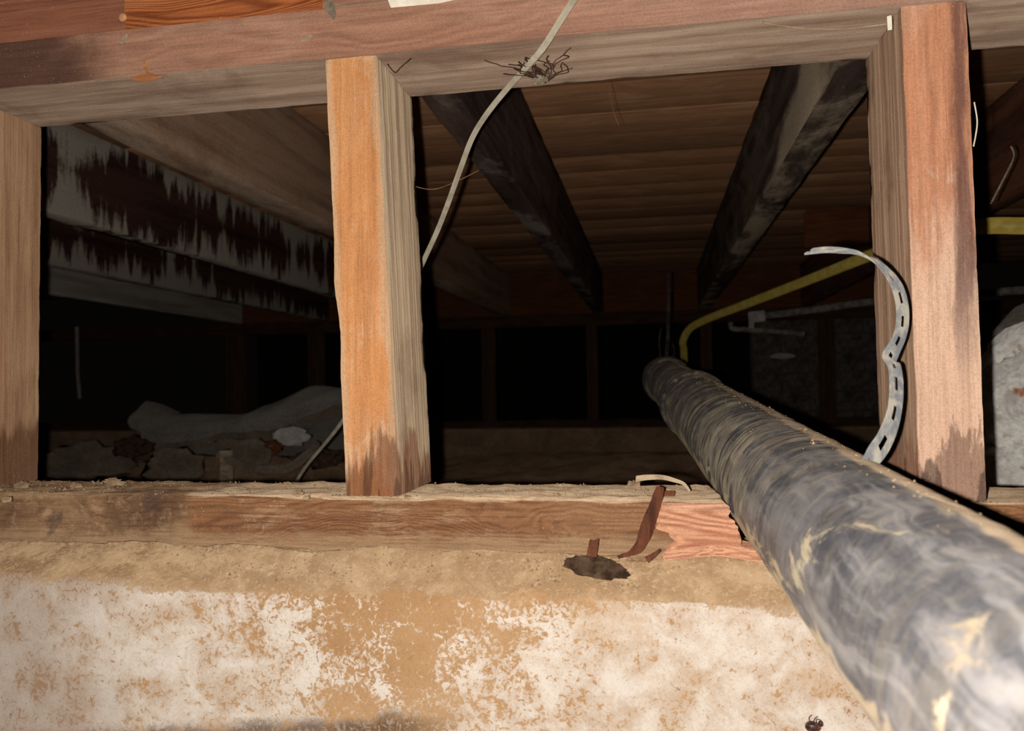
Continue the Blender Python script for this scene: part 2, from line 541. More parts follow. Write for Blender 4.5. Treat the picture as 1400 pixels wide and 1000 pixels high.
def joist_mat(name, base, dark, cob, amt, seed, streaky=0.0, cob2=None, vert=False, smear=False):
    t = NT(name)
    co = t.map((1, 1, 1), (seed, seed, seed))
    g = t.noise(t.map((26, 2.5, 40), src=co), 1.0, 6, 0.6)
    c = t.mix(t.step(g, 0.35, 0.65), s2l(dark), s2l(base))
    o = t.sep()
    if vert:                                               # whitewash runs down the board
        pat = t.noise(t.map((5, 5.5, 1.2), src=co), 1.0, 4, 0.6, 0.2)
        run = t.noise(t.map((30, 34, 2.6), src=co), 1.0, 6, 0.65, 0.25)
        hgt = t.math('MULTIPLY', t.math('ABSOLUTE', t.math('SUBTRACT', o[2], 0.085)), 3.4)
        v = t.math('ADD', t.math('ADD', run, t.math('MULTIPLY', pat, 0.75)), t.math('MULTIPLY', hgt, 0.95))
        v = t.math('ADD', v, t.math('MULTIPLY', t.noise(co, 120, 4, 0.7), 0.16))
        k = t.step(v, 1.10 - amt, 1.22 - amt)
    else:
        v = t.noise(t.map((7, 3.0, 9), src=co), 1.0, 6, 0.62, 1.2)
        fine = t.noise(t.map((60, 22, 60), rot=(0.5, 0, 0), src=co), 1.0, 5, 0.7, 0.5)
        k = t.step(t.math('ADD', v, t.math('MULTIPLY', fine, 0.25)), 0.66 - amt, 0.86 - amt)
        und = t.step(t.sep(t.geo.outputs['Normal'])[2], -0.3, -0.7, 0.25, 1.0)
        k = t.math('MULTIPLY', k, und)
        if smear:
            q = t.math('ADD', o[1], t.math('MULTIPLY', t.math('SUBTRACT', t.noise(t.map((60, 5, 8), rot=(0.9, 0, 0)), 1.0, 5, 0.6, 0.4), 0.5), 0.35))
            top = t.step(q, -1.18, -0.70, 0.135, 0.0)           # drape height above the lower arris, tapering away
            hh = t.math('ADD', o[2], t.math('MULTIPLY', t.math('SUBTRACT', t.noise(t.map((30, 12, 90), rot=(0.9, 0, 0)), 1.0, 5, 0.6, 0.4), 0.5), 0.03))
            sm = t.math('MULTIPLY', t.step(t.math('SUBTRACT', top, hh), -0.01, 0.03), t.step(q, -1.24, -1.10))
            sm = t.math('MULTIPLY', sm, t.step(t.sep(t.geo.outputs['Normal'])[0], -0.5, -0.8))
            sm = t.math('MULTIPLY', sm, t.step(o[1], -0.55, -0.75))
            k = t.math('MAXIMUM', k, sm)
    c = t.mix(t.math('MULTIPLY', k, 0.85), c, s2l(cob))
    fn = t.noise(co, 300, 4, 0.7)
    c = t.mix(t.math('MULTIPLY', t.step(t.voro(co, 120), 0.12, 0.05), 0.35), c, s2l((190, 175, 160)))
    c = t.mix(t.step(fn, 0.6, 0.3, 0, 0.4), c, (0.3, 0.28, 0.26, 1), 'MULTIPLY')
    t.bump(t.math('ADD', g, fn), 0.4, 0.002)
    return t.done(c, 0.88, 0.12, 0.0, 0.25)


m_joist = joist_mat('dark_joist_wood', (86, 66, 58), (50, 36, 32), (140, 128, 118), 0.08, 1.0)
m_joistb = joist_mat('dusty_joist_wood', (80, 64, 56), (50, 38, 34), (176, 156, 130), 0.10, 5.0, smear=True)
m_joistc = joist_mat('brown_joist_wood', (156, 122, 96), (122, 92, 72), (172, 148, 126), 0.10, 3.0)
m_joistd = joist_mat('whitewashed_joist_wood', (78, 50, 40), (52, 32, 27), (178, 166, 150), 0.02, 8.0, vert=True)
m_joistf = joist_mat('pale_joist_wood', (176, 164, 150), (140, 128, 116), (200, 190, 176), 0.2, 9.0)
m_joistg = joist_mat('reddish_joist_wood', (112, 72, 50), (78, 48, 36), (128, 104, 88), 0.02, 6.0)

KA = 0.72


# foundation / dirt ------------------------------------------------
def concrete_mat():
    t = NT('efflorescent_concrete')
    p = t.geo.outputs['Position']
    co = t.map((1, 1, 1), src=p)
    o = t.sep(p)
    nrm = t.sep(t.geo.outputs['Normal'])
    big = t.noise(co, 7, 4, 0.55, 0.5)
    mid = t.noise(co, 34, 6, 0.65, 0.4)
    fine = t.noise(co, 250, 6, 0.72, 0.7)
    vf = t.noise(co, 600, 4, 0.7)
    tan = t.mix(t.step(big, 0.35, 0.65), s2l((196, 150, 102)), s2l((214, 172, 126)))
    white = t.mix(t.step(mid, 0.35, 0.65), s2l((226, 202, 178)), s2l((250, 238, 224)))
    # crust coverage: heavy left and right, thin between
    xx = t.math('ADD', o[0], t.math('MULTIPLY', t.math('SUBTRACT', big, 0.5), 0.22))
    # diagonal: crust reaches further right higher up the face on the left
    left = t.step(t.math('ADD', xx, t.math('MULTIPLY', t.math('ADD', o[2], 0.18), 0.9)), -0.12, -0.34)
    right = t.step(t.math('SUBTRACT', xx, t.math('MULTIPLY', t.math('ADD', o[2], 0.18), 0.6)), -0.20, 0.02)
    cov = t.math('MAXIMUM', left, right)
    v = t.math('ADD', t.math('MULTIPLY', fine, 0.75), t.math('ADD', t.math('MULTIPLY', mid, 0.45), t.math('MULTIPLY', cov, 0.17)))
    crust = t.step(v, 0.665, 0.725)
    c = t.mix(crust, tan, white)
    # rust-brown pits inside the crust
    pit = t.math('MULTIPLY', t.step(t.noise(co, 120, 5, 0.6, 1.0), 0.64, 0.68), t.step(t.noise(co, 26, 3), 0.54, 0.62))
    c = t.mix(t.math('MULTIPLY', pit, 0.75), c, s2l((158, 112, 82)))
    # smooth beige wash over the right crust
    c = t.mix(t.math('MULTIPLY', t.step(t.noise(co, 16, 6, 0.6, 0.8), 0.5, 0.68, 0, 0.65), right), c, s2l((224, 190, 152)))
    # greyer to the left, dark brown along the left foot
    dl = t.step(t.math('ADD', xx, t.math('MULTIPLY', o[2], 0.25)), -0.40, -0.52, 0, 0.5)
    c = t.mix(dl, c, s2l((176, 150, 132)))
    db = t.step(t.math('ADD', t.math('ADD', o[2], t.math('MULTIPLY', o[0], -0.10)), t.math('MULTIPLY', t.math('ADD', mid, t.math('MULTIPLY', fine, 1.0)), -0.03)), -0.232, -0.242, 0, 0.85)
    db = t.math('MULTIPLY', db, t.step(o[0], -0.12, -0.19))
    browned = t.mix(t.step(fine, 0.5, 0.6), s2l((112, 84, 64)), s2l((180, 152, 126)))
    c = t.mix(db, c, browned)
    # earth on the ledge
    up = t.step(t.math('ADD', nrm[2], t.math('MULTIPLY', t.math('SUBTRACT', t.math('ADD', t.math('MULTIPLY', mid, 0.6), t.math('MULTIPLY', fine, 0.4)), 0.5), 1.6)), 0.42, 0.58)
    zz = t.math('ADD', o[2], t.math('ADD', t.math('MULTIPLY', t.math('SUBTRACT', mid, 0.5), 0.045), t.math('MULTIPLY', t.math('SUBTRACT', fine, 0.5), 0.035)))
    up = t.math('MAXIMUM', t.math('MULTIPLY', up, t.step(zz, -0.150, -0.141)), t.step(zz, -0.1415, -0.1375))
    dirt = t.mix(t.step(mid, 0.38, 0.66), s2l((186, 150, 112)), s2l((216, 182, 142)))
    dirt = t.mix(t.step(fine, 0.52, 0.66, 0, 0.7), dirt, s2l((228, 200, 164)))
    dirt = t.mix(t.step(t.noise(co, 260, 4, 0.7), 0.62, 0.72, 0, 0.5), dirt, s2l((120, 88, 62)))
    c = t.mix(up, c, dirt)
    c = t.mix(t.step(vf, 0.55, 0.3, 0, 0.25), c, (0.4, 0.34, 0.3, 1), 'MULTIPLY')
    t.bump(t.math('ADD', t.math('MULTIPLY', crust, 0.8), t.math('ADD', t.math('MULTIPLY', fine, 0.7), t.math('MULTIPLY', vf, 0.5))), 0.5, 0.0014)
    return t.done(c, 0.9, 0.15)


def earth_mat(name, a, b, seed=0.0, scale=14):
    t = NT(name)
    co = t.map((1, 1, 1), (seed, seed, seed))
    n = t.noise(co, scale, 8, 0.65, 0.4)
    f = t.noise(co, 160, 5, 0.7)
    c = t.mix(t.step(n, 0.35, 0.65), s2l(a), s2l(b))
    c = t.mix(t.step(f, 0.6, 0.35, 0, 0.5), c, (0.35, 0.32, 0.3, 1), 'MULTIPLY')
    t.bump(t.math('ADD', n, t.math('MULTIPLY', f, 0.5)), 0.5, 0.004)
    return t.done(c, 0.95, 0.1)


m_conc = concrete_mat()
KA = 0.9
m_earth = earth_mat('crawlspace_earth', (146, 116, 90), (182, 148, 116))
KA = 0.62
m_crumb = earth_mat('pale_earth_crumb', (176, 144, 108), (222, 192, 154), 3, 40)
m_lump = earth_mat('dark_caked_earth', (66, 48, 38), (118, 92, 72), 5, 90)
m_fluff = earth_mat('grey_fluff', (150, 132, 112), (196, 178, 154), 6, 60)
KA = 1.0
m_foot = earth_mat('far_footing_concrete', (156, 126, 100), (192, 160, 128), 8, 8)
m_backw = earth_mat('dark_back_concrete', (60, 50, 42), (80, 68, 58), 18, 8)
m_sheet = earth_mat('pale_grey_sheet', (134, 126, 116), (156, 148, 138), 9, 5)
m_card = earth_mat('grey_flat_debris', (118, 104, 88), (148, 132, 114), 10, 10)
m_white = earth_mat('white_debris', (190, 184, 174), (224, 218, 206), 11, 30)
m_stone = None
m_brick = earth_mat('dusty_grey_brick', (86, 78, 74), (134, 124, 116), 12, 30)
m_mort = earth_mat('dirty_mortar', (96, 88, 82), (120, 110, 104), 14, 30)
m_root = earth_mat('dark_root', (60, 42, 32), (88, 64, 50), 15, 60)


def stone_mat():
    t = NT('whitewashed_stone')
    co = t.map((1, 1, 1))
    n = t.noise(co, 26, 7, 0.65, 0.8)
    f = t.noise(co, 170, 5, 0.7)
    c = t.mix(t.step(n, 0.4, 0.6), s2l((250, 246, 238)), s2l((218, 212, 204)))
    c = t.mix(t.step(t.noise(co, 15, 5, 0.6, 1.2), 0.57, 0.66, 0, 0.8), c, s2l((160, 122, 90)))
    c = t.mix(t.step(t.noise(co, 22, 3, 0.5, 0.6), 0.66, 0.7, 0, 0.9), c, s2l((206, 120, 50)))
    c = t.mix(t.step(f, 0.6, 0.35, 0, 0.35), c, (0.5, 0.46, 0.42, 1), 'MULTIPLY')
    t.bump(t.math('ADD', n, t.math('MULTIPLY', f, 0.4)), 0.5, 0.004)
    return t.done(c, 0.9, 0.15)


m_stone = stone_mat()


KA = 0.56


def pipe_mat():
    t = NT('muddy_black_plastic')
    d = Vector((-0.06290489, 0.99456977, 0.08290925))
    co = t.map((1, 1, 1))
    o = t.sep(t.geo.outputs['Position'])
    nrm = t.sep(t.geo.outputs['Normal'])
    pos = t.geo.outputs['Position']
    warp = t.vadd(pos, t.noise(pos, 14, 3, 0.6, col=True), 0.03)
    a = t.noise(warp, 15, 6, 0.6, 0.9)                                        # broad blotches
    b = t.noise(t.map((1, 0.45, 1), (4, 2, 1), rot=(0.5, 0.4, 0.2), src=warp), 34, 6, 0.62, 0.8)
    st = t.noise(t.map((95, 10, 95), rot=(0.25, 0.0, 0.5), src=warp), 1.0, 5, 0.62, 0.4)   # lengthwise wiping
    cs = t.noise(t.map((16, 120, 16), rot=(0.35, 0.0, 0.5), src=warp), 1.0, 5, 0.65, 0.5)   # round-the-pipe wiping
    fn = t.noise(pos, 380, 4, 0.7)
    far = t.step(o[1], 0.40, 0.60)
    base = t.mix(t.step(fn, 0.35, 0.65), s2l((54, 56, 62)), s2l((80, 80, 84)))
    haze = t.step(t.math('ADD', a, t.math('MULTIPLY', t.math('SUBTRACT', st, 0.5), 0.6)), 0.38, 0.66, 0.2, 0.8)
    c = t.mix(haze, base, s2l((142, 138, 138)))
    c = t.mix(t.math('MULTIPLY', t.step(st, 0.48, 0.7, 0, 0.5), t.math('SUBTRACT', 1.0, far)), c, s2l((168, 162, 158)))
    c = t.mix(t.step(b, 0.56, 0.40, 0, 0.0), c, base)
    dk = t.step(t.noise(t.map((1, 0.6, 1), (9, 3, 2), src=warp), 24, 4, 0.55, 0.4), 0.53, 0.66, 0, 0.85)
    c = t.mix(t.math('MULTIPLY', dk, 0.8), c, s2l((74, 74, 80)))
    # dried mud: sparse splashes near, a wiped skin farther in
    mudc = t.mix(t.step(b, 0.4, 0.6), s2l((168, 148, 120)), s2l((214, 194, 160)))
    m1 = t.step(t.noise(t.map((1, 0.7, 1), (2, 8, 5), src=warp), 21, 6, 0.62, 0.6), 0.58, 0.64)
    m2 = t.math('MULTIPLY', t.step(cs, 0.44, 0.60), t.math('ADD', t.math('MULTIPLY', far, 0.7), 0.12))
    m3 = t.math('MULTIPLY', t.step(a, 0.52, 0.62), t.math('MULTIPLY', far, 0.6))
    mud = t.math('MAXIMUM', m1, t.math('MAXIMUM', m2, m3))
    c = t.mix(t.math('MULTIPLY', mud, 0.85), c, mudc)
    w = t.t.nodes.new('ShaderNodeTexWave')
    w.wave_type = 'RINGS'
    t.set(w.inputs['Vector'], t.map((1, 1, 1), (-0.10, -0.36, 0.05), src=warp))
    w.inputs['Scale'].default_value = 14
    w.inputs['Distortion'].default_value = 2.0
    w.inputs['Detail'].default_value = 3
    w.inputs['Detail Scale'].default_value = 1.5
    arcs = t.math('MULTIPLY', t.step(w.outputs['Fac'], 0.88, 0.99), t.step(a, 0.46, 0.56))
    c = t.mix(t.math('MULTIPLY', arcs, 0.18), c, s2l((184, 168, 142)))
    # dust lying along the crown, coloured weaker nearby to offset the close flash
    rim = t.math('ADD', t.math('MULTIPLY', nrm[0], 0.48), t.math('MULTIPLY', nrm[2], 0.88))
    top = t.step(t.math('ADD', rim, t.math('MULTIPLY', t.math('SUBTRACT', a, 0.5), 0.25)), 0.875, 0.935)
    c = t.mix(t.math('MULTIPLY', top, t.step(o[1], 0.15, 0.4, 0.35, 0.9)), c, s2l((240, 208, 170)))
    lft = t.math('ADD', t.math('MULTIPLY', nrm[0], -0.84), t.math('MULTIPLY', nrm[2], -0.54))
    low = t.step(t.math('ADD', lft, t.math('MULTIPLY', t.math('SUBTRACT', b, 0.5), 0.6)), 0.90, 0.98)
    c = t.mix(t.math('MULTIPLY', low, t.step(o[1], 0.15, 0.4, 0.3, 0.8)), c, s2l((236, 208, 168)))  # pale flank band, its colour also weakened towards the close flash
    t.bump(t.math('ADD', t.math('MULTIPLY', mud, 0.8), t.math('ADD', fn, t.math('MULTIPLY', b, 0.5))), 0.35, 0.001)
    return t.done(c, t.step(mud, 0, 1, 0.5, 0.9), 0.35, 0.0, 0.5)


m_pipe = pipe_mat()


def simple(name, a, b, rough=0.6, metal=0.0, scale=40, spec=0.3, bump=0.2):
    t = NT(name)
    co = t.map((1, 1, 1))
    n = t.noise(co, scale, 6, 0.65, 0.4)
    c = t.mix(t.step(n, 0.4, 0.62), s2l(a), s2l(b))
    t.bump(n, bump, 0.0006)
    return t.done(c, rough, spec, metal)


KA = 0.68
m_cable = simple('dusty_cable_sheath', (186, 172, 148), (212, 200, 176), 0.6)
m_cabled = simple('cable_sheath_clean', (196, 184, 160), (206, 196, 172), 0.6)
m_strap = simple('weathered_zinc', (132, 134, 138), (188, 180, 164), 0.75, 0.0, 70)
m_rod = simple('dark_metal_strap', (44, 42, 42), (84, 78, 74), 0.7, 0.3, 90)
KA = 1.0
m_yellow = simple('yellow_pipe_coating', (184, 160, 70), (206, 182, 96), 0.5, 0, 60)
m_galv = simple('galvanised_pipe', (104, 100, 94), (148, 142, 132), 0.6, 0.2, 60)
m_fit = simple('pale_fitting', (166, 156, 146), (196, 186, 176), 0.6, 0.0, 60)
m_label = simple('white_paint_label', (226, 214, 196), (238, 230, 214), 0.7, 0, 60)
m_web = simple('pale_thread', (216, 200, 176), (232, 218, 196), 0.8)
m_hairw = simple('brown_thread', (120, 84, 60), (160, 116, 84), 0.8)
m_bug = simple('dark_insect_shell', (50, 34, 28), (110, 74, 56), 0.4, 0, 200)
m_nail = simple('rusty_nail_head', (190, 130, 80), (228, 186, 134), 0.6, 0.1, 300)


KA = 1.25


def plank_mat(i):
    r = random.Random(50 + i)
    k = r.uniform(0.72, 1.12)
    base = tuple(min(255, v * k) for v in (176, 128, 92))
    dark = tuple(min(255, v * k) for v in (132, 90, 62))
    light = tuple(min(255, v * k) for v in (196, 150, 112))
    return wood('subfloor_wood_%d' % i, base, dark, light, 'X', ring=12, streak=0.45, patch=0.55, specks=0.05,
                seed=20 + i * 3.1, ringamt=0.28, fine=50, dr=0.15)


planks = [plank_mat(i) for i in range(5)]

# ------------------------------------------------------------------ structure: foundation, ground, subfloor
YW = 0.530


def foundation():
    xs = np.arange(-0.95, 1.0001, 0.0032)
    prof = []
    for s in np.linspace(0, 1, 6)[:-1]: prof.append((0.70, -0.45 + 0.325 * s, 0.0))
    prof += [(0.69, -0.121, 0.3)]
    for y in np.arange(0.665, 0.566, -0.006): prof.append((y, -0.121, 1.0))
    for k in range(20):
        s = k / 19
        prof.append((0.565 - 0.028 * s, -0.1185 - 0.0165 * s - 0.002 * s * s, 1.0))
    prof += [(0.5345, -0.1385, 1.0), (0.5325, -0.1405, 1.0), (0.531, -0.143, 1.0)]
    z = -0.1455
    while z > -0.30:
        prof.append((YW, z, 1.0))
        z -= 0.0026
    for z in (-0.33, -0.38, -0.45): prof.append((YW, z, 0.5))
    vs, fs = [], []
    m = len(prof)
    for x in xs:
        for (y, z, w) in prof:
            p = Vector((x, y, z))
            if w:
                face = y < 0.5315
                a = nz(p, 9, 2.0) * 0.005 + nz(p, 30, 5.0) * (0.0012 if y < 0.5315 else 0.0020) + nz(p, 95, 7.0) * (0.0006 if y < 0.5315 else 0.0011) + nz(p, 260, 1.0) * 0.0007
                if face:
                    p.y -= (a + 0.0006 * nz(p, 150, 3)) * w
                    # the face lip wanders
                    p.y += 0.006 * nz((x, 0, 0), 6, 8.0)
                else:
                    edge = min(1.0, max(0.0, (0.70 - y) / 0.02))
                    pl = 0.35 if y > 0.57 else 1.0
                    p.z += a * 1.1 * w * edge * pl
                    # earth banked against the plate
                    if y < 0.57: p.z += 0.005 * max(0, 1 - (0.57 - y) / 0.02) * (0.5 + nz(p, 14, 4.0)) * (1.0 if x < -0.03 else 0.1)
                    if y > 0.566: p.z = min(p.z, -0.1205)
                    if y < 0.565: p.y += 0.006 * nz((x, 0, 0), 6, 8.0) * min(1, (0.565 - y) / 0.028)
                    if x < -0.35 and y < 0.565: p.z += 0.006 * min(1, (-0.35 - x) / 0.1) * min(1, (0.565 - y) / 0.02)
                # worn hollow where the drain pipe crosses
                k = max(0.0, 1 - abs(x - 0.103) / 0.05)
                k = k * k * (3 - 2 * k)
                if z > -0.2: p.z -= 0.008 * k * max(0, min(1, (z + 0.2) / 0.06))
            vs.append(p)
    n = len(xs)
    for i in range(n - 1):
        for j in range(m - 1):
            fs.append([i * m + j, i * m + j + 1, (i + 1) * m + j + 1, (i + 1) * m + j])
    o = link('wall_foundation', vs, fs, m_conc, origin=(0, 0, 0))
    return tag(o, 'efflorescent tan concrete foundation wall with earthy ledge', kind='structure')


foundation()


def ground():
    vs, fs = [], []
    xs = np.linspace(-3.4, 2.2, 150)
    ys = np.linspace(0.69, 6.4, 150)
    for y in ys:
        for x in xs:
            p = Vector((x, y, 0))
            z = -0.285 + 0.05 * nz(p, 1.3, 3) + 0.02 * nz(p, 5, 6) + 0.008 * nz(p, 17, 2)
            z += 0.03 * max(0, min(1, (y - 1.9)))
            if y > 3.25: z = min(z, -0.24)
            vs.append(Vector((x, y, z)))
    n = len(xs)
    for j in range(len(ys) - 1):
        for i in range(n - 1):
            fs.append([j * n + i, j * n + i + 1, (j + 1) * n + i + 1, (j + 1) * n + i])
    tag(link('floor', vs, fs, m_earth, origin=(0, 0, 0)), 'bare brown earth of the crawl space', kind='structure')


ground()
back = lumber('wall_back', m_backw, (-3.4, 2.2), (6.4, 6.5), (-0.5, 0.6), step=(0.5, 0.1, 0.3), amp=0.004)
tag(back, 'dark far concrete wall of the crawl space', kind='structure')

ZF = 0.462
ceil = empty('ceiling', (0, 0.6, ZF))
tag(ceil, 'brown plank subfloor running across the joists', kind='structure')
y = 0.575
i = 0
pr = random.Random(3)
while y < 3.3:
    w = 0.125 + pr.uniform(-0.012, 0.016)
    cuts = [-2.9, pr.choice([-1.34, -0.98, -0.58]), pr.choice([0.20, 0.20, 0.58]), 1.5]
    dz = pr.uniform(-0.0005, 0.0005)
    for a, b in zip(cuts[:-1], cuts[1:]):
        lumber('plank', planks[pr.randrange(5)], (a + 0.001, b - 0.001), (y + 0.0003, y + w - 0.0003), (ZF + dz, ZF + 0.02 + dz),
               step=(0.4, 0.05, 0.03), r=0.001, amp=0.0003, seed=i, parent=ceil)
        i += 1
    y += w

# ------------------------------------------------------------------ framing of the near wall
ZT, ZB, YF, YB = 0.258, -0.0795, 0.57, 0.66


def top_plate():
    # housed top plate: thinner to the left where the rim boards sit on it
    def dfm(p):
        q = p.copy()
        if p.z > ZT + 0.02: q.z -= 0.005
        q.z += 0.0008 * nz((p.x, 0, 0), 9, 1)
        return q
    xs = lumber('top_plate', m_top, (-0.85, 0.75), (YF, YB), (ZT, ZT + 0.045), step=(0.006, 0.012, 0.008), amp=0.0004, wear=0.0007, seed=2,
                deform=dfm, freq=45)
    tag(xs, 'reddish brown top plate beam running across all three studs', 'beam')
    d = lumber('doubled_plate', m_top, (-0.247, 0.75), (YF + 0.0004, YF + 0.028), (ZT + 0.0405, ZT + 0.086), step=(0.01, 0.02, 0.01), amp=0.0004,
               wear=0.0003, seed=4)
    tag(d, 'red plank lying flat on the beam, right of the orange rim board', 'plank')


top_plate()
tag(lumber('rim_board', m_rim, (-0.9, -0.4255), (YF + 0.012, YF + 0.05), (ZT + 0.0410, ZT + 0.24), step=(0.01, 0.02, 0.01), amp=0.0006, wear=0.001, seed=6),
    'dusty reddish rim board at the top left corner', 'board')
tag(lumber('rim_board', m_rimo, (-0.4245, -0.2485), (YF + 0.008, YF + 0.048), (ZT + 0.0410, ZT + 0.24), step=(0.01, 0.02, 0.01), amp=0.0005, wear=0.001, seed=7),
    'bright orange rim board with tight wavy grain above the beam', 'board')


tag(lumber('rim_board', m_rim, (-0.246, 0.75), (YF + 0.004, YF + 0.042), (ZT + 0.0868, ZT + 0.24), step=(0.02, 0.02, 0.02), amp=0.0006, wear=0.001, seed=8),
    'dusty reddish rim board above the white patch, just beyond the top edge', 'board')


def lean(k, z0=ZB, extra=None):
    def f(p):
        q = p.copy()
        q.x += k * (p.z - z0)
        if extra: q = extra(q)
        return q
    return f


def wane(q):                                               # chipped left arris of the middle stud
    s = max(0.0, 1 - abs(q.z - 0.045) / 0.03)
    e = max(0.0, 1 - (q.x + 0.24) / 0.012) if q.x > -0.24 else 1.0
    q.x += 0.0025 * s * e * (1 if q.y < 0.6 else 0.3)
    q.x -= 0.0018 * max(0.0, 1 - abs(q.z - 0.085) / 0.03) * e
    return q


tag(lumber('wall_stud', m_mid, (-0.2310, -0.1890), (YF, YB), (ZB + 0.0003, ZT), step=(0.006, 0.012, 0.004), r=0.0015, amp=0.0004, wear=0.0008,
           seed=11, deform=lean(-0.043, extra=wane)), 'orange middle stud with grey weathered side, dark stained foot', 'stud')
tag(lumber('wall_stud', m_right, (0.1735, 0.2155), (YF, YB), (ZB + 0.0003, ZT), step=(0.006, 0.012, 0.004), r=0.0015, amp=0.0004, wear=0.0007,
           seed=12, deform=lean(-0.008)), 'salmon pink right stud, bleached lower half, beside the black pipe', 'stud')
tag(lumber('wall_stud', m_left, (-0.6165, -0.5745), (YF, YB), (ZB + 0.0003, ZT), step=(0.006, 0.012, 0.004), r=0.0015, amp=0.0004, wear=0.0007,
           seed=13, deform=lean(0.008)), 'tan ridged left stud cut by the left edge of the photo', 'stud')

D = Vector((-0.06290489, 0.99456977, 0.08290925))        # axis of the drain pipe
P0 = Vector((0.13043408, 0.01834444, -0.12109482))
RP = 0.0445

# bottom plate with the broken notch where the pipe goes through
bp = empty('bottom_plate', (-0.2, YF, -0.119))
tag(bp, 'dirt-caked brown bottom plate under the studs, broken at the pipe', 'beam')


def pipe_left(y, z, cap=0.0585):
    c = P0 + D * ((y - P0.y) / D.y)
    dz = z - c.z
    half = math.sqrt(max(0.0, RP * RP * 1.02 - dz * dz))
    return min(cap, c.x - half - 0.001)


def jag(p):
    q = p.copy()
    if p.x > 0.0:
        k = min(1.0, p.x / 0.046)
        q.x += k * (pipe_left(p.y, p.z) - 0.046 - abs(0.005 * nz((0, p.y * 20, p.z * 170), 1, 3)))
    # rounded, crumbling upper arris
    if p.z > -0.085 and p.y < 0.575: q.z -= 0.0018 * (0.5 + nz((p.x, 0, 0), 30, 2))
    if p.x < -0.33 and p.y < 0.58: q.y -= 0.004 * (0.4 + nz(p, 22, 4)) * min(1, (-0.33 - p.x) / 0.05)
    return q


bl = lumber('sill_length', m_bot, (-0.95, 0.046), (YF, YB), (-0.1195, ZB), step=(0.005, 0.006, 0.004), r=0.002, amp=0.0016, wear=0.002,
            seed=14, deform=jag, parent=bp, freq=55)
br = lumber('sill_length', m_bot, (0.149, 0.9), (YF, YB), (-0.1195, ZB), step=(0.006, 0.008, 0.006), r=0.002, amp=0.0012, wear=0.002,
            seed=15, parent=bp)


def crushed(p):
    q = p.copy()
    k = (0.5 + 0.5 * math.sin(p.z * 900 + 3 * nz(p, 40, 1)))
    if p.y < 0.569: q.y += 0.0012 * k + 0.0016 * nz(p, 70, 2)
    # tapers off to the left and at its lower right
    e = 0.014 + 0.016 * nz((0, 0, p.z * 70), 1, 4)
    if p.x < e: q.y += (e - p.x) * 0.35
    if p.x > 0.02: q.x += (p.x - 0.02) / 0.0255 * (pipe_left(p.y, p.z) - 0.0455 - abs(0.005 * nz((0, p.y * 20, p.z * 170), 1, 3)))
    return q


fb = lumber('fresh_break', m_fresh, (-0.012, 0.0455), (YF - 0.0035, YF + 0.004), (-0.1165, -0.0815), step=(0.0015, 0.004, 0.0008), r=0.0012,
            amp=0.0007, wear=0.002, seed=16, deform=crushed, parent=bp)
fb['label'] = 'freshly split pink wood'
f2 = lumber('splintered_end', m_fresh, (0.004, 0.074), (YF - 0.006, YF + 0.03), (-0.1265, -0.1105), step=(0.0015, 0.004, 0.0008), r=0.001,
            amp=0.0012, wear=0.003, seed=17, parent=bp,
            deform=lambda p: Vector((p.x + 0.004 * nz((0, 0, p.z * 300), 1, 5), p.y + 0.0012 * math.sin(p.z * 1100), p.z - max(0, 0.035 - p.x) * 0.12 - max(0, p.x - 0.05) * 0.16)))
f2['label'] = 'splintered lower end under the pipe'

# ------------------------------------------------------------------ joists
GJ = 'floor joists running away overhead'
JZ = (0.3035 + 0.0, ZF - 0.001)
for (x0, x1, mm, lab, zz, se) in (
        (-0.229, -0.190, m_joist, 'dark cobwebbed joist just right of the middle stud', 0.2985, 21),
        (0.176, 0.221, m_joistb, 'dark joist with a pale dusty smear, left of the right stud', 0.2985, 22),
        (-0.617, -0.563, m_joistc, 'light brown joist behind the top left of the beam', 0.2985, 23),
        (-1.002, -0.962, m_joistd, 'joist streaked with white drips, seen in the left opening', 0.2985, 24),
        (-1.372, -1.332, m_joistd, 'second drip-streaked joist, lower and behind the first', 0.2985, 25),
        (-1.765, -1.725, m_joistf, 'pale grey joist, farthest left and lowest in the left opening', 0.2985, 26),
        (0.556, 0.598, m_joistg, 'reddish joist seen right of the right stud', 0.2985, 27)):
    lo = 0.2992
    ys = 0.6 if (x0 > -0.45 or x0 < -0.9) else 0.625
    o = lumber('floor_joist', mm, (x0, x1), (ys, 3.3), (lo, ZF - 0.0025), step=(0.02, 0.04, 0.025), r=0.002, amp=0.0015, wear=0.003, seed=se, freq=20)
    tag(o, lab, 'joist', GJ)

# smear of pale web dust on the second joist is a thin draped film: real geometry
def web_film(name, pts, mat, label, cat, off=0.0):
    vs = [Vector(p) for p in pts]
    return vs


